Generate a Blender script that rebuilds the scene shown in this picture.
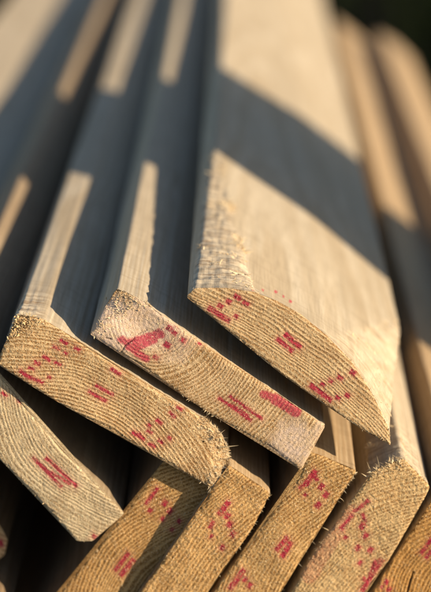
import bpy, math, random
import numpy as np
from mathutils import Vector, Matrix, geometry

random.seed(7); RNG = np.random.default_rng(11)
for o in list(bpy.data.objects): bpy.data.objects.remove(o)
SC = bpy.context.scene
COL = SC.collection

# ------------------------------------------------------------------ camera
# photograph: 431 x 592 px; the boards run along +Y and vanish at VP
FPX, CX, CY, VP = 2000.0, 215.5, 296.0, (248.0, -320.0)
pitch = math.atan((CY - VP[1]) / FPX)
yaw = -math.atan((VP[0] - CX) / FPX * math.cos(pitch))
cF = np.array([math.sin(yaw)*math.cos(pitch), math.cos(yaw)*math.cos(pitch), -math.sin(pitch)])
cR = np.array([math.cos(yaw), -math.sin(yaw), 0.0])
cU = np.cross(cR, cF)
def ray(x, y): return cF + cR*(x-CX)/FPX - cU*(y-CY)/FPX
CAM = np.array([0, 0, .42]) - ray(215, 400)*1.0
def on_y(x, y, Y=0.0):
    d = ray(x, y); return CAM + d*(Y-CAM[1])/d[1]
def to_px(P):
    v = P - CAM; z = v @ cF
    return CX + FPX*(v @ cR)/z, CY - FPX*(v @ cU)/z

cam = bpy.data.cameras.new('camera')
cam.sensor_fit = 'VERTICAL'; cam.sensor_height = 24.0
cam.lens = FPX/592.0*24.0
cam.clip_start = .02; cam.clip_end = 400
cam.dof.use_dof = True
cam.dof.focus_distance = .995
cam.dof.aperture_fstop = 3.0
cam.dof.aperture_blades = 7
co = bpy.data.objects.new('camera', cam); COL.objects.link(co)
M = Matrix(((cR[0], cU[0], -cF[0], CAM[0]), (cR[1], cU[1], -cF[1], CAM[1]), (cR[2], cU[2], -cF[2], CAM[2]), (0, 0, 0, 1)))
co.matrix_world = M
SC.camera = co

# ------------------------------------------------------------------ light
SUN = np.array([1.0, -.42, .40]); SUN = SUN/np.linalg.norm(SUN)      # towards the sun
sun_el = math.asin(SUN[2]); sun_az = math.atan2(SUN[0], SUN[1])      # azimuth from +Y, clockwise
w = bpy.data.worlds.new('World'); SC.world = w; w.use_nodes = True
nt = w.node_tree; bg = nt.nodes['Background']
sky = nt.nodes.new('ShaderNodeTexSky'); sky.sky_type = 'NISHITA'; sky.sun_disc = False
sky.sun_elevation = sun_el; sky.sun_rotation = sun_az
sky.air_density = 1.0; sky.dust_density = .7; sky.ozone_density = 1.2
nt.links.new(sky.outputs[0], bg.inputs[0]); bg.inputs[1].default_value = .082
sl = bpy.data.lights.new('sun', 'SUN'); sl.energy = 5.0; sl.angle = math.radians(.55); sl.color = (1.0, .83, .60)
so = bpy.data.objects.new('sun', sl); COL.objects.link(so)
so.rotation_euler = Vector(SUN).to_track_quat('Z', 'Y').to_euler(); so.location = (3, -2, 3)
SC.view_settings.view_transform = 'Standard'; SC.view_settings.look = 'None'
SC.view_settings.gamma = 1.0; SC.view_settings.exposure = 0.50
SC.render.engine = 'CYCLES'

# ------------------------------------------------------------------ helpers
def _hash(i, j, seed):
    n = (i.astype(np.int64)*374761393 + j.astype(np.int64)*668265263 + seed*1442695041) & 0x7fffffff
    n = ((n ^ (n >> 13))*1274126177) & 0x7fffffff
    return ((n ^ (n >> 16)) & 0xffff)/65535.0
def noise(x, y, s, seed=0):
    """value noise in -1..1 with cell size s"""
    x = np.asarray(x, float)/s; y = np.asarray(y, float)/s
    i = np.floor(x); j = np.floor(y); u = x-i; v = y-j
    u = u*u*(3-2*u); v = v*v*(3-2*v)
    a = _hash(i, j, seed); b = _hash(i+1, j, seed); c = _hash(i, j+1, seed); d = _hash(i+1, j+1, seed)
    return ((a*(1-u)+b*u)*(1-v) + (c*(1-u)+d*u)*v)*2-1
def sstep(a, b, x):
    t = np.clip((np.asarray(x, float)-a)/(b-a), 0, 1); return t*t*(3-2*t)
def seg_dist(px, py, x1, y1, x2, y2):
    dx, dy = x2-x1, y2-y1; L = dx*dx+dy*dy+1e-12
    t = np.clip(((px-x1)*dx+(py-y1)*dy)/L, 0, 1)
    return np.hypot(px-x1-t*dx, py-y1-t*dy)
def inside(px, py, poly):
    r = np.zeros(px.shape, bool); n = len(poly)
    for k in range(n):
        x1, y1 = poly[k]; x2, y2 = poly[(k+1) % n]
        c = ((y1 > py) != (y2 > py)) & (px < (x2-x1)*(py-y1)/(y2-y1+1e-15)+x1)
        r ^= c
    return r
def mesh_obj(name, V, Fc, mat, parent=None, smooth=False, attrs=None, kind=None):
    me = bpy.data.meshes.new(name)
    me.from_pydata(V.tolist() if hasattr(V, 'tolist') else V, [], Fc)
    if smooth: me.polygons.foreach_set('use_smooth', [True]*len(me.polygons))
    for k, a in (attrs or {}).items():
        at = me.attributes.new(k, 'FLOAT', 'POINT'); at.data.foreach_set('value', np.asarray(a, np.float32))
    me.update()
    o = bpy.data.objects.new(name, me); COL.objects.link(o)
    me.materials.append(mat)
    if parent: o.parent = parent; o.matrix_parent_inverse = parent.matrix_world.inverted()
    if kind: o['kind'] = kind
    return o
def tag(o, label, cat, group=None, kind=None):
    o['label'] = label; o['category'] = cat
    if group: o['group'] = group
    if kind: o['kind'] = kind

# ------------------------------------------------------------------ materials
class NT:
    def __init__(s, name):
        s.m = bpy.data.materials.new(name); s.m.use_nodes = True
        s.t = s.m.node_tree; s.b = s.t.nodes['Principled BSDF']
    def n(s, typ, **kw):
        q = s.t.nodes.new(typ)
        for k, v in kw.items(): setattr(q, k, v)
        return q
    def l(s, a, b): s.t.links.new(a, b)
    def val(s, x, sock):
        if isinstance(x, (int, float)): sock.default_value = x
        elif isinstance(x, tuple): sock.default_value = (*x, 1.0)
        else: s.l(x, sock)
    def math(s, op, a, b=0.0, c=0.0):
        q = s.n('ShaderNodeMath', operation=op)
        for i, x in enumerate((a, b, c)): s.val(x, q.inputs[i])
        return q.outputs[0]
    def mix(s, f, a, b, mode='MIX'):
        q = s.n('ShaderNodeMix', data_type='RGBA', blend_type=mode)
        s.val(f, q.inputs[0]); s.val(a, q.inputs[6]); s.val(b, q.inputs[7]); return q.outputs[2]
    def attr(s, name): return s.n('ShaderNodeAttribute', attribute_name=name).outputs['Fac']
    def pos(s, scale=(1, 1, 1)):
        g = s.n('ShaderNodeNewGeometry'); m = s.n('ShaderNodeMapping'); m.inputs['Scale'].default_value = scale
        s.l(g.outputs['Position'], m.inputs['Vector']); return m.outputs[0]
    def noise(s, vec, scale, detail=3.0, rough=.55, dist=0.0):
        q = s.n('ShaderNodeTexNoise'); s.l(vec, q.inputs['Vector'])
        q.inputs['Scale'].default_value = scale; q.inputs['Detail'].default_value = detail
        q.inputs['Roughness'].default_value = rough; q.inputs['Distortion'].default_value = dist
        return q.outputs['Fac']
    def smooth(s, x, a, b, lo=0.0, hi=1.0):
        q = s.n('ShaderNodeMapRange', interpolation_type='SMOOTHSTEP')
        s.l(x, q.inputs[0])
        for i, v in enumerate((a, b, lo, hi)): q.inputs[1+i].default_value = v
        return q.outputs[0]
    def bump(s, h, strength, dist, prev=None):
        q = s.n('ShaderNodeBump'); q.inputs['Strength'].default_value = strength; q.inputs['Distance'].default_value = dist
        s.l(h, q.inputs['Height'])
        if prev: s.l(prev, q.inputs['Normal'])
        return q.outputs[0]

def ring_profile(T, spacing, wob):
    """annual rings from the per-vertex distance to the pith (metres): 0 spring wood .. 1 summer wood, and a per-ring random"""
    ph = T.math('DIVIDE', T.attr('ring'), spacing)
    ph = T.math('ADD', ph, T.math('MULTIPLY', T.math('SUBTRACT', wob, .5), .40))
    fr = T.math('FRACT', ph); fl = T.math('FLOOR', ph)
    up = T.smooth(fr, .10, .62); dn = T.smooth(fr, .82, 1.0, 1.0, 0.0)
    wn = T.n('ShaderNodeTexWhiteNoise', noise_dimensions='1D'); T.l(fl, wn.inputs['W'])
    return T.math('MULTIPLY', up, dn), wn.outputs['Value']

def end_material(name, light, dark, spacing=.0019, contrast=1.0, fuzz=1.0, palec=(.74, .60, .45)):
    T = NT(name); P = T.pos()
    jag = T.noise(P, 1000, 2, .6)
    wob = T.math('MULTIPLY_ADD', jag, .9, T.math('MULTIPLY', T.noise(P, 240, 3), .8))
    late, rnd = ring_profile(T, spacing, wob)
    speck = T.noise(P, 1350, 3, .65)            # torn pores
    fleck = T.noise(P, 2500, 2, .7)             # single fibres
    blot = T.noise(P, 60, 4, .6)
    patch = T.noise(P, 120, 3)
    streak = T.noise(P, 420, 2)
    brk = T.smooth(T.noise(P, 1150, 2, .6), .34, .60, .25, 1.0)        # rings broken into beads
    f = T.math('MULTIPLY', T.math('MULTIPLY', late, brk), T.math('MULTIPLY_ADD', rnd, .45, .80))
    f = T.math('MULTIPLY', f, T.math('MULTIPLY_ADD', T.attr('pale'), -.7*contrast, contrast))
    f = T.math('MULTIPLY', f, T.smooth(patch, .28, .60, .75, 1.25)); f = T.math('MINIMUM', f, 1.0)
    col = T.mix(f, light, dark)
    col = T.mix(T.smooth(fleck, .55, .66, 0.0, .8), col, tuple(min(.93, c*1.22+.06) for c in light))
    col = T.mix(T.smooth(fleck, .47, .35, 0.0, .75), col, tuple(c*.60 for c in dark))
    col = T.mix(T.smooth(blot, .38, .72, 0.0, .34), col, tuple(c*.8 for c in dark))
    pale = T.math('MULTIPLY', T.attr('pale'), T.smooth(streak, .30, .62, .45, 1.0))
    col = T.mix(pale, col, palec)
    # red stamp ink soaked into the torn fibres
    ink = T.math('ADD', T.attr('ink'), T.math('MULTIPLY', T.math('SUBTRACT', T.noise(P, 800, 4, .75), .5), 4.6))
    mask = T.smooth(ink, -1.3, .7)
    mask = T.math('MULTIPLY', mask, T.smooth(fleck, .54, .68, .96, .45))
    mask = T.math('MULTIPLY', mask, T.smooth(T.noise(P, 260, 2), .30, .50, .62, 1.0))
    halo = T.smooth(T.attr('ink'), -6.0, 0.0, 0.0, .20)
    icol = T.mix(T.noise(P, 500, 2), (.33, .005, .030), (.56, .025, .080))
    col = T.mix(halo, col, (.62, .17, .14))
    col = T.mix(mask, col, icol)
    col = T.mix(T.math('MULTIPLY', T.attr('wash'), T.smooth(speck, .70, .42, .62, .93)), col, (.56, .050, .095))
    col = T.mix(T.math('MULTIPLY', T.attr('dark'), .75), col, (.10, .05, .03))
    T.l(col, T.b.inputs['Base Color'])
    T.b.inputs['Roughness'].default_value = .85; T.b.inputs['Specular IOR Level'].default_value = .18
    h = T.math('MULTIPLY_ADD', f, -.55, T.math('MULTIPLY', speck, .75*fuzz))
    b = T.bump(h, .85, .00050)
    b = T.bump(fleck, .9*fuzz, .00042, b)
    b = T.bump(T.noise(P, 4500, 2, .6), .5*fuzz, .00018, b)
    T.l(b, T.b.inputs['Normal'])
    return T.m

def side_material(name, light, dark, spacing=.0021, contrast=.85):
    T = NT(name); P = T.pos()
    PL = T.pos((1, .035, 1))                    # along the grain
    wob = T.noise(PL, 240, 3)
    late, rnd = ring_profile(T, spacing, wob)
    f = T.math('MULTIPLY', late, T.math('MULTIPLY', T.math('MULTIPLY_ADD', rnd, .6, .4), contrast))
    col = T.mix(f, light, dark)
    fib = T.noise(PL, 1100, 3, .6)
    col = T.mix(T.smooth(fib, .40, .68, 0.0, .45), col, tuple(c*.74 for c in dark))
    blot = T.noise(T.pos((1, .3, 1)), 34, 4, .6)
    col = T.mix(T.smooth(blot, .42, .75, 0.0, .45), col, tuple(c*.86 for c in dark))
    long = T.noise(T.pos((1, .02, 1)), 150, 4, .65)
    col = T.mix(T.smooth(long, .50, .70, 0.0, .40), col, tuple(c*.80 for c in dark))
    sawm = T.noise(T.pos((.10, 1, .10)), 330, 2)          # saw marks across the board
    col = T.mix(T.smooth(sawm, .48, .72, 0.0, .30), col, tuple(c*.7 for c in dark))
    speck = T.noise(P, 1300, 3, .65)
    # torn wane
    torn = T.math('MULTIPLY', T.attr('torn'), T.smooth(T.noise(T.pos((.22, 1, .22)), 230, 3), .34, .52))
    tcol = T.mix(T.smooth(T.noise(T.pos((.16, 1, .16)), 300, 4, .65), .36, .58), (.30, .195, .11), (.74, .61, .43))
    col = T.mix(T.math('MULTIPLY', torn, .75), col, tcol)
    # overspray of the stamp
    ink = T.math('ADD', T.attr('ink'), T.math('MULTIPLY', T.math('SUBTRACT', T.noise(P, 900, 3, .6), .5), 3.0))
    col = T.mix(T.smooth(ink, -.3, .6, 0.0, .8), col, (.45, .03, .06))
    T.l(col, T.b.inputs['Base Color'])
    T.b.inputs['Roughness'].default_value = .70; T.b.inputs['Specular IOR Level'].default_value = .3
    b = T.bump(fib, .5, .00028)
    b = T.bump(sawm, .55, .00040, b)
    b = T.bump(speck, .30, .00022, b)
    T.l(b, T.b.inputs['Normal'])
    return T.m

def plain_material(name, a, b, scale, rough=.8):
    T = NT(name)
    col = T.mix(T.smooth(T.noise(T.pos(), scale, 4, .6), .3, .7), a, b)
    T.l(col, T.b.inputs['Base Color']); T.b.inputs['Roughness'].default_value = rough
    T.b.inputs['Specular IOR Level'].default_value = .25 if a[0] > .1 else .04
    return T.m

M_FIBRE = plain_material('torn_fibre', (.72, .52, .28), (.90, .76, .52), 500, .6)
M_DUST = plain_material('sawdust', (.55, .36, .16), (.86, .68, .40), 700, .65)
M_SOIL = plain_material('shade_toned_soil', (.006, .005, .004), (.016, .013, .009), 14, .95)  # deep shade put into the soil colour, nothing casts it
M_GRASS = plain_material('shaded_grass', (.004, .007, .0025), (.012, .019, .006), 9, .9)  # blade colour carries the shade too

# ------------------------------------------------------------------ setting
GZ = .12
n = 60
V = []; Fc = []
for j in range(n+1):
    for i in range(n+1):
        x = (i/n-.5); y = (j/n-.5)
        x = math.copysign(abs(2*x)**2.2, x)*60; y = math.copysign(abs(2*y)**2.2, y)*60+1
        V.append((x, y, GZ+.012*float(noise(x, y, .35, 3))))
for j in range(n):
    for i in range(n):
        a = j*(n+1)+i; Fc.append((a, a+1, a+n+2, a+n+1))
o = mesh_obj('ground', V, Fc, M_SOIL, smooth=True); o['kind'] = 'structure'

# a low growth of grass behind the stack (the dark green blur at the top right)
V = []; Fc = []
for k in range(9000):
    x = RNG.uniform(-1.5, 2.8); y = RNG.uniform(2.0, 6.5); h = RNG.uniform(.05, .17); a = RNG.uniform(0, 6.283)
    wx, wy = math.cos(a)*.004, math.sin(a)*.004; lx, ly = RNG.normal(0, .035, 2); b0 = len(V); z0 = GZ-.01
    V += [(x-wx, y-wy, z0), (x+wx, y+wy, z0), (x+wx*.8+lx*.4, y+wy*.8+ly*.4, z0+h*.6), (x-wx*.8+lx*.4, y-wy*.8+ly*.4, z0+h*.6), (x+lx, y+ly, z0+h)]
    Fc += [(b0, b0+1, b0+2, b0+3), (b0+3, b0+2, b0+4)]
o = mesh_obj('grass', V, Fc, M_GRASS); tag(o, 'green grass coloured as in deep shade, growing on the ground behind the stack', 'grass', kind='stuff')

# ------------------------------------------------------------------ boards
def resample(poly, step):
    out = []
    n = len(poly)
    for k in range(n):
        a = np.array(poly[k]); b = np.array(poly[(k+1) % n]); L = np.linalg.norm(b-a); m = max(1, int(round(L/step)))
        for i in range(m): out.append(a+(b-a)*i/m)
    return np.array(out)
def round_corners(poly, r):
    out = []; n = len(poly)
    for k in range(n):
        p = np.array(poly[k]); a = np.array(poly[k-1]); b = np.array(poly[(k+1) % n])
        u = a-p; v = b-p; lu = np.linalg.norm(u); lv = np.linalg.norm(v)
        ru = min(r, .45*lu); rv = min(r, .45*lv)
        p0 = p+u/lu*ru; p2 = p+v/lv*rv
        for t in (0, .5, 1): out.append((1-t)**2*p0+2*t*(1-t)*p+t*t*p2)
    return out

def Z(ox, oy, sc, strokes, rs=1.0, ang=None):
    """strokes measured on an enlarged crop of the photograph -> photograph pixels; x1,y1,x2,y2,r (or x,y,r for a dab)"""
    out = []
    for s in strokes:
        if len(s) == 3:
            dx, dy = (.86, .5) if ang is None else ang
            q = s[2]*.75; s = (s[0]-dx*q, s[1]-dy*q, s[0]+dx*q, s[1]+dy*q, s[2]*.92)
        out.append((ox+s[0]/sc, oy+s[1]/sc, ox+s[2]/sc, oy+s[3]/sc, s[4]/sc*rs))
    return out

def stroke_field(px, py, strokes, lo=-8.0, square=True):
    """photograph pixels inside (+) or outside (-) the strokes of a stamp; square-ended dashes"""
    r = np.full(px.shape, lo)
    for (x1, y1, x2, y2, rad) in strokes:
        if square:
            L = math.hypot(x2-x1, y2-y1)+1e-6; ux, uy = (x2-x1)/L, (y2-y1)/L
            mx, my = px-(x1+x2)/2, py-(y1+y2)/2
            r = np.maximum(r, np.minimum(rad-np.abs(mx*uy-my*ux), L/2+rad*.45-np.abs(mx*ux+my*uy)))
        else: r = np.maximum(r, rad-seg_dist(px, py, x1, y1, x2, y2))
    return r

def fibres(P, D, L, Rr, seed=0):
    """thin bent splinters: base points P, directions D, lengths L, radii R -> one mesh"""
    n = len(P); rg = np.random.default_rng(seed)
    D = D/np.linalg.norm(D, axis=1)[:, None]
    side = np.cross(D, rg.normal(size=(n, 3))); side /= np.linalg.norm(side, axis=1)[:, None]
    up = np.cross(D, side)
    bend = rg.normal(0, .13, n)[:, None]*side
    V = []; F = []
    rings = [(0, 1.0), (.5, .75)]
    pts = []
    for t, k in rings:
        c = P + D*(L*t)[:, None] + bend*(L*t*t)[:, None]
        for a in range(3):
            an = a*2.0944
            pts.append(c + (side*math.cos(an)+up*math.sin(an))*(Rr*k)[:, None])
    pts.append(P + D*L[:, None] + bend*L[:, None])
    V = np.stack(pts, 1).reshape(-1, 3)
    for i in range(n):
        b = i*7
        for a in range(3):
            c = (a+1) % 3
            F.append((b+a, b+c, b+3+c, b+3+a)); F.append((b+3+a, b+3+c, b+6))
    return V, F

def build_board(spec):
    y0 = spec['y']; poly_px = spec['poly']
    s = spec['seed']
    poly = [on_y(px, py, y0)[[0, 2]] for px, py in poly_px]
    poly = round_corners(poly, spec.get('round', .0012))
    B = resample(poly, .0008)
    area = .5*np.sum(B[:, 0]*np.roll(B[:, 1], -1)-np.roll(B[:, 0], -1)*B[:, 1])
    if area < 0: B = B[::-1]
    # ragged outline
    T = np.roll(B, -1, 0)-np.roll(B, 1, 0); T /= np.linalg.norm(T, axis=1)[:, None]+1e-9
    N = np.stack([T[:, 1], -T[:, 0]], 1)               # outward for counter-clockwise
    rag = spec.get('rag', .00022)
    idx = np.arange(len(B))*.8
    B = B + N*((noise(idx, idx*0, 1.7, s)*.6+noise(idx, idx*0, 7, s+1))*rag)[:, None]
    n = len(B)
    pith = on_y(*spec['pith'], y0)[[0, 2]]
    sp = spec.get('spacing', .0019)
    def ring(x, z, y=0.0):
        d = np.hypot(x-pith[0], z-pith[1])
        return d + .0016*noise(x, z, .024, s+5) + .0003*noise(x, z, .006, s+6) + .0017*noise(d, y*.0+x*0, .0085, s+7)
    amp = spec.get('rough', 1.0)
    shape = spec.get('shape')
    def h_end(x, z, d):
        """relief of the sawn end: metres, + is away from the viewer"""
        h = .00014*noise(x, z, .0009, s+10) + .00006*noise(x, z, .0026, s+11) + .0006*noise(x, z, .016, s+12)
        rr = ring(x, z)/sp
        h = amp*h - .00005*np.cos(rr*6.283)
        h = h + .00060*np.exp(-np.asarray(d)/.0007)
        if shape:
            P = np.stack([x, x*0+y0, z], 1); px, py = to_px(P); h = h + shape(px, py)
        return h
    # ---- end face
    g = spec.get('grid', .00050)
    lo = B.min(0); hi = B.max(0)
    gx, gz = np.meshgrid(np.arange(lo[0], hi[0], g), np.arange(lo[1], hi[1], g*.9))
    gx = gx + (np.arange(gx.shape[0]) % 2)[:, None]*g*.5
    gx = gx.ravel()+RNG.uniform(-.15, .15, gx.size)*g; gz = gz.ravel()+RNG.uniform(-.15, .15, gz.size)*g
    px, py = to_px(np.stack([gx, gx*0+y0, gz], 1))
    keep = (px > -14) & (px < 445) & (py < 606)
    keep &= inside(gx, gz, B)
    coarse = inside(gx, gz, B) & ~keep & (RNG.random(gx.size) < .02)
    keep |= coarse
    gx = gx[keep]; gz = gz[keep]
    def bdist(x, z):
        d = np.full(x.shape, 1e9)
        for k in range(0, n, 2):
            a = B[k]; b = B[(k+2) % n]
            d = np.minimum(d, seg_dist(x, z, a[0], a[1], b[0], b[1]))
        return d
    dd = bdist(gx, gz); k2 = dd > g*.45; gx = gx[k2]; gz = gz[k2]; dd = dd[k2]
    pts = [Vector((float(a)*1000, float(b)*1000)) for a, b in B]+[Vector((float(a)*1000, float(b)*1000)) for a, b in zip(gx, gz)]
    edges = [(i, (i+1) % n) for i in range(n)]
    vo, eo, fo, *_ = geometry.delaunay_2d_cdt(pts, edges, [], 1, 1e-4, False)
    XZ = np.array([(v.x, v.y) for v in vo])/1000.0
    D = bdist(XZ[:, 0], XZ[:, 1])
    h = h_end(XZ[:, 0], XZ[:, 1], D)
    px, py = to_px(np.stack([XZ[:, 0], XZ[:, 0]*0+y0, XZ[:, 1]], 1))
    crack = stroke_field(px, py, spec.get('crack', []), -3, False)
    h = h + .0010*sstep(-.5, .5, crack)
    Vc = np.stack([XZ[:, 0], y0+h, XZ[:, 1]], 1)
    faces = [tuple(f) for f in fo]
    # orientation: towards -Y
    f0 = faces[len(faces)//2]; a, b, c = (XZ[i] for i in f0[:3])
    if ((b-a)[0]*(c-a)[1]-(b-a)[1]*(c-a)[0]) < 0: faces = [f[::-1] for f in faces]
    pale = np.full(len(XZ), spec.get('pale0', 0.0))
    for (bx, by, br, bs) in spec.get('pale', []):
        pale = np.maximum(pale, bs*sstep(br*1.25, br*.45, np.hypot(px-bx, py-by)+noise(px, py, 8, s)*6))
    wash = spec.get('washk', 1.0)*np.clip(stroke_field(px, py, spec.get('wash', []), -8, False)/2.0+.6 + .35*noise(px, py, 4, s+3), 0, 1)
    at = dict(ring=ring(XZ[:, 0], XZ[:, 1]), ink=stroke_field(px, py, spec.get('ink', [])), pale=pale, wash=wash,
              dark=sstep(-.6, .4, crack+noise(px, py, 1.6, s)*.4))
    base = B.mean(0)
    root = bpy.data.objects.new(spec['name'], None); COL.objects.link(root)
    root.location = (base[0], y0, B[:, 1].min()); root.empty_display_size = .02
    bpy.context.view_layer.update()
    tag(root, spec['label'], 'board', spec.get('group'))
    mesh_obj('end_face', Vc, faces, spec['mend'], root, smooth=True, attrs=at)
    # ---- body
    yl = spec.get('length', 1.35)
    if 'far' in spec:                                  # far end where the photograph shows it
        tz = B[:, 1].max(); tx = B[np.argmax(B[:, 1]), 0]
        yl = next(q for q in np.arange(.3, 3, .004) if to_px(np.array([tx, y0+q, tz]))[1] < spec['far'])
    ys = [0.0]; st = spec.get('yfine', .0016)
    while ys[-1] < yl:
        ys.append(ys[-1]+st)
        if ys[-1] > spec.get('ydense', .02): st *= 1.07
        st = min(st, .02)
    ys = np.array(ys); ys = ys/ys[-1]*yl
    db = np.zeros(n)
    h0 = h_end(B[:, 0], B[:, 1], db)
    pxb, pyb = to_px(np.stack([B[:, 0], B[:, 0]*0+y0, B[:, 1]], 1))
    Vs = []; rg = []; tn = []; ik = []
    per = np.cumsum(np.linalg.norm(np.roll(B, -1, 0)-B, axis=1))
    for k, yy in enumerate(ys):
        Q = B.copy()
        if 'morph' in spec: Q = Q + spec['morph'](pxb, pyb, yy)
        wv = .0004*noise(per, per*0+yy*.25, .03, s+20) + .00015*noise(per, per*0+yy*.10, .003, s+21)
        t = spec['torn'](pxb, pyb, yy) if 'torn' in spec else np.zeros(n)
        if t.max() > 0:
            wv = wv + t*(.0005*noise(per*.16, per*0+yy, .0060, s+22) + .0005*noise(per*.40, per*0+yy, .0022, s+23) + .0003*noise(per, per*0+yy, .0012, s+24))
        Q = Q + N*(wv*min(1, yy/.002))[:, None]
        Q = Q + np.array(spec.get('bow', (0, 0)))*(yy*yy)
        Y = y0 + yy + h0*max(0, 1-yy/.006)
        Vs.append(np.stack([Q[:, 0], Y, Q[:, 1]], 1))
        rg.append(ring(Q[:, 0], Q[:, 1]) + .05*yy*.15 + .0012*noise(per*0+yy, per*0, .11, s+30)); tn.append(t)
        ppx, ppy = to_px(Vs[-1]); ik.append(stroke_field(ppx, ppy, spec.get('spray', [])) if yy < .15 else np.full(n, -8.0))
    m = len(ys)
    V = np.concatenate(Vs); F = []
    for k in range(m-1):
        a0 = k*n; b0 = a0+n
        for i in range(n):
            j = (i+1) % n; F.append((a0+i, b0+i, b0+j, a0+j))
    F.append(tuple(range((m-1)*n+n-1, (m-1)*n-1, -1)))
    mesh_obj('timber', V, F, spec['mside'], root, smooth=True, attrs=dict(ring=np.concatenate(rg), torn=np.concatenate(tn), ink=np.concatenate(ik)))
    # ---- torn fibres on the end face and along its arrises
    rg_ = np.random.default_rng(s+100)
    dens = spec.get('stub', .55)
    pool = np.nonzero((px > -6) & (px < 437) & (py < 598) & (D > .0003) & (at['dark'] < .3))[0]
    cnt = min(len(pool), int(dens*len(pool)*.25))
    Ps, Ds, Ls, Rs = [], [], [], []
    if cnt > 10:
        pick = rg_.choice(pool, cnt, replace=False)
        w8 = noise(XZ[pick, 0], XZ[pick, 1], .004, s+40)*.5+.5
        pick = pick[rg_.random(cnt) < .3+.7*w8]; cnt = len(pick)
        Ps.append(Vc[pick]+[0, .0001, 0]); d = rg_.normal(0, .75, (cnt, 3)); d[:, 1] = -np.abs(d[:, 1])-.45; d[:, 2] -= .35; Ds.append(d)
        Ls.append(rg_.uniform(.00025, .0009, cnt)); Rs.append(rg_.uniform(.00008, .00019, cnt))
    for (ax, ay, bx, by, num, lmax) in spec.get('fringe', []):
        d = seg_dist(pxb, pyb, ax, ay, bx, by); c = np.nonzero(d < 5)[0]
        if not len(c): continue
        wt = np.clip(noise(c*.8, c*0., 3.5, s+60)*.6+noise(c*.8, c*0., 11, s+61)*.6+.35, .03, 2)**2
        pk = rg_.choice(c, num, p=wt/wt.sum()); dep = np.abs(rg_.normal(0, .0016, num))
        Ps.append(np.stack([B[pk, 0], y0+h0[pk]+dep, B[pk, 1]], 1)-np.stack([N[pk, 0], N[pk, 0]*0, N[pk, 1]], 1)*.0002)
        lock = np.stack([noise(pk*.8, pk*0., 2.5, s+80+q) for q in range(3)], 1)
        d = np.stack([N[pk, 0], N[pk, 0]*0-.35, N[pk, 1]], 1)*.8+lock*.8+rg_.normal(0, .22, (num, 3)); Ds.append(d)
        Ls.append(lmax*(.12+.88*rg_.random(num)**3)); Rs.append(np.where(rg_.random(num) < .12, rg_.uniform(.0002, .0004, num), rg_.uniform(.00005, .00015, num)))
    for (ax, ay, bx, by, rpx, num, lmax, dx, dy) in spec.get('tuft', []):
        wt = np.exp(-(seg_dist(px, py, ax, ay, bx, by)/rpx)**2)*(.25+np.clip(noise(px, py, 3.0, s+62)+.3, 0, 1)); wt = wt*(wt > .05)
        if wt.sum() <= 0: continue
        pk = rg_.choice(len(px), num, p=wt/wt.sum())
        lock = np.stack([noise(px[pk], py[pk], 3.5, s+70+q) for q in range(3)], 1)
        Ps.append(Vc[pk]+[0, .0002, 0]); d = np.tile([dx, -.40, -dy], (num, 1))+lock*.75+rg_.normal(0, .22, (num, 3)); d[:, 1] = -np.abs(d[:, 1])*.6; Ds.append(d)
        Ls.append(lmax*(.2+.8*rg_.random(num)**1.6)); Rs.append(np.where(rg_.random(num) < .15, rg_.uniform(.00022, .00042, num), rg_.uniform(.00007, .00018, num)))
    for (ax, ay, bx, by, rad) in spec.get('spike', []):          # single long splinters
        a3 = on_y(ax, ay, y0+.0015); b3 = on_y(bx, by, y0-.001)
        Ps.append(a3[None]); Ds.append((b3-a3)[None]); Ls.append(np.array([np.linalg.norm(b3-a3)])); Rs.append(np.array([rad]))
    if 'torn_tuft' in spec:
        tt = np.concatenate(tn); VV = np.concatenate(Vs); NN = np.tile(N, (m, 1)); pp = np.tile(pxb, m)
        for (lo_, hi_, num, lmax, tmin, tmax) in spec['torn_tuft']:
            c = np.nonzero((tt > tmin) & (tt < tmax) & (pp > lo_) & (pp < hi_))[0]
            if not len(c): continue
            wt = np.clip(noise(VV[c, 1], VV[c, 0], .009, s+63)+.2, .03, 1)**2
            pk = rg_.choice(c, num, p=wt/wt.sum()); sg = np.where(rg_.random(num) < .5, -1., 1.)
            n3 = np.stack([NN[pk, 0], NN[pk, 0]*0, NN[pk, 1]], 1); t3 = np.stack([NN[pk, 1], NN[pk, 0]*0, -NN[pk, 0]], 1)*sg[:, None]
            Ps.append(VV[pk]-n3*.0004); Ds.append(t3*.9+n3*.35+rg_.normal(0, .30, (num, 3))+np.array([0, -.2, 0]))
            Ls.append(lmax*(.2+.8*rg_.random(num)**1.8)); Rs.append(rg_.uniform(.00012, .00042, num))
    if Ps:
        V, F = fibres(np.concatenate(Ps), np.concatenate(Ds), np.concatenate(Ls), np.concatenate(Rs), s)
        mesh_obj('torn_fibres', V, F, M_FIBRE, root, kind='stuff')
    return root, B, N, h0

LE, DE = (.88, .60, .325), (.40, .195, .065)
def em(i, l=LE, d=DE, **k): return end_material('end_grain_%d' % i, l, d, **k)
S1 = side_material('sawn_side_pale', (.54, .455, .335), (.42, .325, .210))
S4 = side_material('weathered_shade_side_grey', (.34, .255, .165), (.23, .16, .095))  # weathered tone, darkened further to deepen the gap beneath the upper board
S3 = side_material('gap_shade_side_brown', (.27, .19, .115), (.18, .115, .062))  # brown taken darker so gap shade sits in the side colour
S2 = side_material('sawn_side_honey', (.49, .36, .22), (.36, .23, .115))

def shape_A(px, py):
    # upper left corner crumbles back
    return .0016*sstep(24, 6, np.hypot(px-14, py-318)) + .003*sstep(22, 4, np.hypot(px-228, py-455))
def shape_B(px, py):
    # upper left corner broken off, and a shallow hollow beside it that turns from the sun
    d = -((px-92)*.527+(py-333)*.85)
    return .00026*np.maximum(d, 0) + .0022*sstep(190, 125, px)*sstep(2, 26, 352+(px-142)*.55-py)
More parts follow.
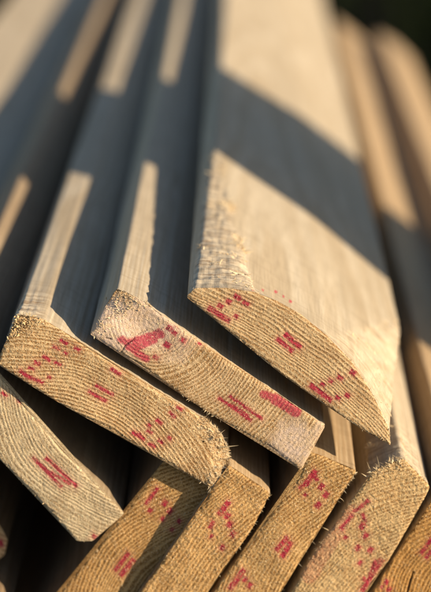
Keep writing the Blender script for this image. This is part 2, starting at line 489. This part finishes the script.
# the topmost board is a full squared board further back; its end is torn down to an arch
UB = np.array(on_y(391, 446, -.004)[[0, 2]]-on_y(186, 297, -.004)[[0, 2]]); LB = np.linalg.norm(UB); UB = UB/LB
VB = np.array([-UB[1], UB[0]]); OB = on_y(186, 297, -.004)[[0, 2]]
VT = float((on_y(270, 300, -.004)[[0, 2]]-OB) @ VB); UR = float((on_y(417, 411, -.004)[[0, 2]]-OB) @ UB)
def _fade_C(px):
    L = np.where(px < 262, .275*np.clip((262-px)/(262-195), 0, 1), .135*np.clip((px-326)/(386-326), 0, 1)**1.1)
    return np.maximum(L, .02)
def morph_C(px, py, yy):
    P = np.stack([on_y(a, b, -.004)[[0, 2]] for a, b in zip(px, py)]) if morph_C.P is None else morph_C.P
    morph_C.P = P
    u = (P-OB) @ UB; v = (P-OB) @ VB
    bottom = v < .0012
    left = (px < 195.5) & ~bottom; right = (px > 388.5) & ~bottom
    top = ~(bottom | left | right)
    u2 = u.copy(); v2 = v.copy()
    vl = max(v[left].max(), 1e-4) if left.any() else 1; vr = max(v[right].max(), 1e-4) if right.any() else 1
    v2[left] = v[left]/vl*VT*.70; u2[left] = 0
    v2[right] = v[right]/vr*VT; u2[right] = UR
    ut0, ut1 = u[top].min(), u[top].max()
    v2[top] = VT*(.70+.30*np.clip((u[top]-ut0)/(.55*(ut1-ut0)), 0, 1)); u2[top] = u[top]+(u[top]-ut0)/(ut1-ut0)*(UR-ut1)*sstep(.4, 1, (u[top]-ut0)/(ut1-ut0))
    u2[bottom] = u[bottom]*UR/LB
    w8 = np.clip(yy/_fade_C(px)*(1+.05*noise(px, px*0+yy*420, 3, 9)+.07*noise(px, px*0+yy*300, 9, 19)), 0, 1)
    w8 = np.where(bottom, min(1, yy/.18), w8)
    return ((u2-u)*w8)[:, None]*UB + ((v2-v)*w8)[:, None]*VB
morph_C.P = None
def torn_C(px, py, yy):
    top = (py < 297+(px-186)*.735-6)
    L = _fade_C(px)*(1.0+.10*noise(px, px*0+yy*300, 9, 5)+.06*noise(px, px*0+yy*540, 3, 15))
    return sstep(L*1.05+.004, L*.80, yy)*top*(px > 192)*((px < 258) | (px > 318))*min(1, yy/.0015)*np.where(px > 300, .45, 1.0)
def torn_H(px, py, yy): return ((px > 366) & (py < 478))*sstep(.08, .03, yy)*.6*min(1, yy/.0015)
def torn_A(px, py, yy): return sstep(50, 30, px)*(py < 335)*sstep(.06, .02, yy)*min(1, yy/.0015)

zA = Z(0, 310, 3.592, [(218,108,240,122,6),(192,132,212,140,6),(230,152,240,158,5),(268,135,285,145,6),(155,167,178,182,7),(195,188,217,198,5),(125,188,142,196,7),(103,207,122,212,6),(72,217,100,240,8),(100,238,152,262,7),(172,241,180,243,6),(345,272,405,305,6),(320,293,380,328,6),(400,212,431,230,7)], .85) \
   + Z(100, 390, 3.079, [(215,68,230,82,5),(238,52,252,60,5),(175,92,188,103,6),(148,105,155,112,6),(102,130,135,152,6),(120,133,126,142,5),(150,165,168,175,6),(180,155,193,163,5),(210,145,217,152,5),(145,125,160,132,5)], .9)
zB = Z(80, 290, 3.079, [(275,120,8),(290,133,7),(318,155,8),(268,170,9),(233,207,7),(370,163,5),(300,112,4)], .95) \
   + Z(200, 300, 1.866, [(35,183,95,225,2.6),(56,180,116,222,2.6),(60,197,90,217,2.6)])
zC = Z(180, 260, 3.079, [(90,148,150,187,8),(125,142,8),(150,128,8),(170,110,185,120,7),(195,130,210,138,7),(172,173,6),(300,243,345,280,7),(325,230,370,268,8)], .95) \
   + Z(280, 340, 2.854, [(88,130,145,172,7),(122,128,6),(145,117,6),(172,108,7),(208,93,7),(165,165,6),(192,158,6)], 1.0)
zD = Z(0, 420, 1.959, [(65,75,120,130,3.0),(90,75,150,130,3.0),(82,92,138,126,2.4),(185,230,4.5)]) + [(2,392,6,396,1.4),(18,400,20,402,1.3)]
zE = Z(60, 450, 3.079, [(300,118,265,165,5),(322,163,8),(338,188,8),(317,212,6),(277,186,6),(367,218,6),(345,243,5),(210,318,170,370,6),(225,338,188,385,7)], ang=(-.57, .82))
zF = Z(180, 460, 3.079, [(150,130,122,165,8),(145,172,8),(153,197,9),(163,227,8),(103,190,92,208,6),(130,270,7),(97,235,5)], ang=(-.57, .82))
zG = Z(180, 460, 3.079, [(330,238,297,275,7),(340,255,315,295,8),(195,340,155,395,8),(200,368,7),(215,387,7)], ang=(-.57, .82)) \
   + Z(300, 430, 3.29, [(50,135,20,180,9),(45,142,57,165,6),(70,187,9),(85,215,9),(60,248,9),(18,215,5),(0,192,18,175,7)], ang=(-.57, .82))
zH = Z(300, 430, 3.29, [(225,230,180,268,5),(172,278,135,325,6),(165,285,145,315,5),(205,275,215,300,5),(205,315,9),(215,347,9),(190,388,8),(232,395,9),(198,437,7),(268,428,205,530,8),(250,430,232,480,6),(150,353,6),(210,490,5)], ang=(-.57, .82))
zI = Z(300, 430, 3.29, [(431,360,400,405,6),(431,398,415,420,6),(285,500,7),(292,525,7),(270,516,4)], ang=(-.57, .82))

GROUP = 'stacked rough sawn boards'
boards = [
 dict(name='board', seed=1, y=-.003, poly=[(-4,364),(17,315),(43,319),(107,361),(171,399),(206,421),(222,436),(228,455),(213,489),(115,432),(53,400)],
      pith=(29,546), spacing=.00185, rough=1.0, rag=.0003, ink=zA, shape=shape_A, torn=torn_A, mend=em(1), mside=S1, stub=.8,
      spike=[(219,447,239,446,.00050),(221,459,233,460,.00045),(215,436,226,431,.0003),(222,466,230,470,.0003),(213,487,216,491,.0003)], tuft=[(206,424,224,450,9,900,.0026,.8,.1),(224,450,214,482,8,900,.0028,.8,.3),(200,424,160,400,3,60,.0016,.2,-.6)],
      fringe=[(206,421,228,455,200,.0040),(228,455,213,489,170,.0045),(222,440,224,470,16,.0095),(213,489,190,475,30,.0022),(-4,364,17,315,60,.002),(17,315,43,319,60,.002)],
      label='tan board across the upper left, bright torn splinters on its right tip'),
 dict(name='board', seed=2, y=-.0015, poly=[(90,335),(116,292),(142,303),(174,325),(203,345),(265,386),(325,426),(301,470),(270,446),(207,413),(142,366)],
      pith=(152,322), spacing=.0021, rough=.75, rag=.00028, ink=zB, shape=shape_B, mend=em(2, (.88,.61,.35), (.42,.215,.075), palec=(.80, .60, .47)), mside=S1, stub=.5,
      pale=[(292,444,26,.9),(318,432,12,.6),(112,330,34,.95),(150,322,34,.80),(175,340,24,.5)],
      wash=Z(80, 290, 3.079, [(128,150,150,172,9),(150,165,248,138,13),(150,176,204,212,10),(165,180,228,155,12),(205,150,240,128,7),(120,152,132,160,6)])+Z(200, 300, 1.866, [(118,176,150,190,7),(140,186,180,208,10)]),
      crack=Z(80, 290, 3.079, [(122,198,138,172,.8),(138,172,168,150,.9),(178,138,205,128,.8),(80,148,96,151,.7)]),
      tuft=[(95,331,140,304,6,420,.0016,-.3,-.5),(112,305,122,298,8,160,.0018,-.3,-.6)],
      fringe=[(142,366,207,413,160,.0022),(207,413,301,470,150,.0025),(90,335,116,292,120,.002),(116,292,150,309,140,.0022)],
      label='middle board with a smeared pink blot on its left and a chalky white right corner'),
 dict(name='board', seed=3, y=-.004, poly=[(186,297),(195,288),(229,288),(255,292),(277,301),(300,314),(329,338),(353,364),(375,399),(389,430),(391,446),(350,422),(282,375),(229,331)],
      pith=(-5,745), spacing=.00165, rough=.8, rag=.0002, ink=zC, morph=morph_C, torn=torn_C, torn_tuft=[(192,300,420,.0042,.35,2),(192,300,260,.0060,.1,.8),(300,392,260,.0030,.05,2)], ydense=.31, yfine=.0019, mend=em(3, (.87,.605,.335), (.42,.22,.085)), mside=S1, stub=.55, length=1.7,
      spray=Z(180, 260, 3.079, [(225,93,4),(255,92,4),(295,98,5),(318,112,4),(340,128,5),(400,198,425,218,5)]),
      fringe=[(329,338,353,364,90,.0016),(353,364,391,445,260,.0018),(391,446,350,422,50,.002),(195,288,255,292,50,.0012)],
      label='topmost board with an arched upper side and a rounded right edge'),
 dict(name='board', seed=4, y=.003, poly=[(-82,358),(-46,322),(20,402),(66,456),(97,486),(124,514),(92,542),(77,542),(40,500),(0,461)],
      pith=(150,385), spacing=.0023, rough=.8, ink=zD, pale0=.16, mend=em(4, (.88,.68,.42), (.44,.27,.12)), mside=S4, stub=.6,
      fringe=[(0,461,77,542,90,.0018)],
      label='greyish white board at the lower left, steeply tilted beneath the tan board'),
 dict(name='board', seed=5, y=.004, poly=[(125,515),(166,458),(215,490),(198,513),(138,592),(5,760),(-80,760),(62,592)],
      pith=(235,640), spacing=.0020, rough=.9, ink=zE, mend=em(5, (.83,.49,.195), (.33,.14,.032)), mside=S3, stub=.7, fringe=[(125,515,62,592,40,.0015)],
      label='honey brown board at the bottom, first from the left of those on edge'),
 dict(name='board', seed=6, y=-.003, poly=[(229,465),(270,494),(251,531),(206,592),(140,690),(80,690),(145,587),(208,497)],
      pith=(470,760), spacing=.0019, rough=1.25, rag=.0004, ink=zF, mend=em(6, (.86,.52,.215), (.35,.15,.036), contrast=.8), mside=S2, stub=1.0,
      fringe=[(270,494,206,592,150,.0026),(229,465,270,494,60,.0018),(229,465,145,587,50,.0014)],
      label='honey brown board on edge just below the splintered tip, second from the left'),
 dict(name='board', seed=7, y=-.0015, poly=[(311,452),(356,471),(336,504),(315,536),(280,592),(220,690),(150,690),(215,591),(298,480)],
      pith=(430,650), spacing=.0020, rough=1.15, rag=.0004, ink=zG, spike=[(312,541,316,545,.0002),(340,498,345,501,.0002),(298,563,303,567,.0002)], mend=em(7, (.86,.53,.225), (.35,.155,.038)), mside=S2, stub=1.0,
      fringe=[(356,471,280,592,200,.0028),(311,452,356,471,50,.0016)],
      label='honey brown board on edge directly under the chalky white corner, third from the left'),
 dict(name='board', seed=8, y=.0008, poly=[(374,470),(403,459),(431,487),(388,561),(364,594),(300,690),(235,690),(300,579),(327,536),(360,490)],
      pith=(450,660), spacing=.0021, rough=1.35, rag=.0004, ink=zH, torn=torn_H, torn_tuft=[(360,410,120,.0050,.05,2)], tuft=[(372,472,404,462,5,260,.0030,-.2,-.8)], spike=[(372,474,366,462,.0003),(380,468,377,455,.0003),(388,466,390,456,.0003),(369,478,360,472,.00025),(330,531,322,527,.0002)], mend=em(8, (.89,.60,.295), (.42,.20,.06), contrast=.75), mside=S1, stub=1.1, length=1.35,
      wash=[(338,528,310,575,8),(352,508,330,540,4)], washk=.28,
      fringe=[(374,470,403,459,220,.0042),(360,490,300,579,90,.0024),(403,459,431,487,60,.002),(431,487,364,594,40,.0015)],
      label='pale wide board on edge at the lower right, shaggy fibres on its upper corner'),
 dict(name='board', seed=9, y=.003, poly=[(431,503),(452,471),(484,492),(524,526),(440,640),(400,690),(310,690),(373,592)],
      pith=(485,610), spacing=.0019, rough=.9, ink=zI, mend=em(9, (.80,.43,.14), (.29,.115,.022)), mside=S2, stub=.6, far=18,
      crack=[(407,594,411,579,.8),(411,579,413,572,.4)], fringe=[],
      label='brown board in the bottom right corner, standing on edge with a short crack'),
 dict(name='board', seed=10, y=.003, poly=[(510,522),(546,486),(584,506),(622,542),(540,660),(510,690),(420,690),(462,600)],
      pith=(600,640), mend=em(10), mside=S2, stub=0, far=32, grid=.002,
      label='blurred board at the right edge of the photo, end out of view'),
 dict(name='board', seed=11, y=.0, poly=[(-250,345),(-75,384),(-52,398),(-62,440),(-90,440),(-258,398)],
      pith=(-120,600), mend=em(11), mside=S1, stub=0, grid=.002, length=1.6,
      label='blurred board at the far upper left, broad sunlit patch on its top'),
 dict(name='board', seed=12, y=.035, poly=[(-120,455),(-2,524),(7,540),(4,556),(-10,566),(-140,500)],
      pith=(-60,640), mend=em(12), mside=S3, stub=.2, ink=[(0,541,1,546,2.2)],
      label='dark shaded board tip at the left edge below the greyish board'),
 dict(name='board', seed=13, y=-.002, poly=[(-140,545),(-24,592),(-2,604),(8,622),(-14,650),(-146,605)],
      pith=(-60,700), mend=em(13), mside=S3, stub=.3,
      label='small sunlit board tip in the bottom left corner'),
 dict(name='board', seed=14, y=.45, poly=[(-90,440),(20,468),(77,545),(40,660),(-110,600)], pith=(-60,700), mend=em(14), mside=S3, stub=0, grid=.002,  # added light blocker, keeps the lower left gap dark
      label='added filler board deep in the gap at the lower left, blocking light from behind'),
 dict(name='board', seed=15, y=.42, poly=[(24,436),(125,455),(190,470),(130,560),(60,680),(44,660),(80,545)], pith=(-60,700), mend=em(15), mside=S3, stub=0, grid=.002,  # added light blocker, closes the gap under the upper board
      label='added filler board deep in the gap under the tan board, blocking light from behind'),
 dict(name='board', seed=16, y=.01, poly=[(-190,440),(-152,432),(-150,770),(-188,770)], pith=(-60,700), mend=em(16), mside=S3, stub=0, grid=.002,  # added blocker, stops low skylight entering the gaps from the left
      label='added unseen upright board left of the stack, blocking stray light from the gaps'),
]
ROOTS = []
for sp_ in boards:
    sp_.setdefault('group', GROUP)
    ROOTS.append(build_board(sp_))

# ------------------------------------------------------------------ sawdust
def dust(name, spots, label, seed, lim=None):
    rg = np.random.default_rng(seed); V = []; F = []
    for (px, py, sx, sy, y, yd, num) in spots:
        for k in range(num):
            x = px+rg.normal(0, sx); yy_ = py+rg.normal(0, sy)
            if lim is not None and not inside(np.array([x]), np.array([yy_]), lim)[0]: continue
            c = on_y(x, yy_, y-.0002+abs(rg.normal(0, yd)))
            r = rg.uniform(.00025, .0009)
            u = rg.normal(size=3); u /= np.linalg.norm(u); v = np.cross(u, rg.normal(size=3)); v /= np.linalg.norm(v); w_ = np.cross(u, v)
            b = len(V); a_ = rg.uniform(.5, 1.4, 3)*r*np.array([1.3, .8, .4])
            for q in (u*a_[0], -u*a_[0]*.9, v*a_[1], -v*a_[1]*.8, w_*a_[2], -w_*a_[2]): V.append(tuple(c+q))
            for (i, j) in ((0, 2), (2, 1), (1, 3), (3, 0)):
                F.append((b+i, b+j, b+4)); F.append((b+j, b+i, b+5))
    o = mesh_obj(name, V, F, M_DUST); tag(o, label, 'sawdust', kind='stuff')
dust('sawdust', [(24,326,8,6,-.0028,.001,420),(34,322,7,3,-.003,.001,90),(12,334,5,7,-.003,.001,70)], 'golden sawdust crumbs clinging to the top left corner of the tan board', 5, [(1,355),(14,317),(22,312),(46,318),(52,326),(30,345)])
dust('sawdust', [(110,316,3,4,.008,.003,45),(119,303,5,5,.010,.003,120),(131,302,6,3,.010,.003,90),(102,324,3,3,.005,.002,30)], 'golden sawdust on the broken left corner of the middle board', 6)

# ------------------------------------------------------------------ added unseen shadow caster, board-shaped, that throws the dark band
X0 = .46
def trace(P):
    t = (X0-P[0])/SUN[0]; return P+SUN*t
def on_z(x, y, Zp):
    d = ray(x, y); return CAM+d*(Zp-CAM[2])/d[2]
zl = on_y(195, 288)[2]; zr = on_y(417, 411)[2]
e1 = [trace(on_z(220, 166, zl)), trace(on_z(386, 284, zr))]
e2 = [trace(on_z(222, 80, zl)), trace(on_z(361, 166, zr))]
def at_z(e, z):
    t = (z-e[0][2])/(e[1][2]-e[0][2]); return e[0]+(e[1]-e[0])*t
zt, zb = .98, GZ-.05
near_t, near_b, far_t, far_b = at_z(e1, zt), at_z(e1, zb), at_z(e2, zt), at_z(e2, zb)
V = []
for dx in (0, .022):
    for q in (near_b, far_b, far_t, near_t): V.append((q[0]+dx, q[1], q[2]))
F = [(0, 1, 2, 3), (7, 6, 5, 4), (0, 4, 5, 1), (1, 5, 6, 2), (2, 6, 7, 3), (3, 7, 4, 0)]
print('shade board', near_t, near_b, far_t, far_b)
o = mesh_obj('band_shadow_caster', V, F, S2, attrs=dict(ring=[v[1]*.3 for v in V], torn=[0]*8, ink=[-8]*8))
tag(o, 'added unseen shadow caster beside the stack, a wide leaning slab throwing the dark shadow band', 'board')

# ------------------------------------------------------------------ bearers under the stack
def bearer(y, which):
    zlow = min(r[1][:, 1].min() for r in ROOTS)
    hx = .45; V = [(-hx, y-.035, GZ-.03), (hx, y-.035, GZ-.03), (hx, y+.035, GZ-.03), (-hx, y+.035, GZ-.03),
                   (-hx, y-.035, zlow+.002), (hx, y-.035, zlow+.002), (hx, y+.035, zlow+.002), (-hx, y+.035, zlow+.002)]
    F = [(3, 2, 1, 0), (4, 5, 6, 7), (0, 1, 5, 4), (1, 2, 6, 5), (2, 3, 7, 6), (3, 0, 4, 7)]
    o = mesh_obj('bearer', V, F, S2, attrs=dict(ring=[v[2] for v in V], torn=[0]*8, ink=[-8]*8))
    tag(o, 'squared timber bearer on the ground under the %s of the stack' % which, 'beam', 'bearers under the stack')
bearer(.20, 'near end'); bearer(.95, 'far end')
print('verts', sum(len(o.data.vertices) for o in bpy.data.objects if o.type == 'MESH'), 'faces', sum(len(o.data.polygons) for o in bpy.data.objects if o.type == 'MESH'))
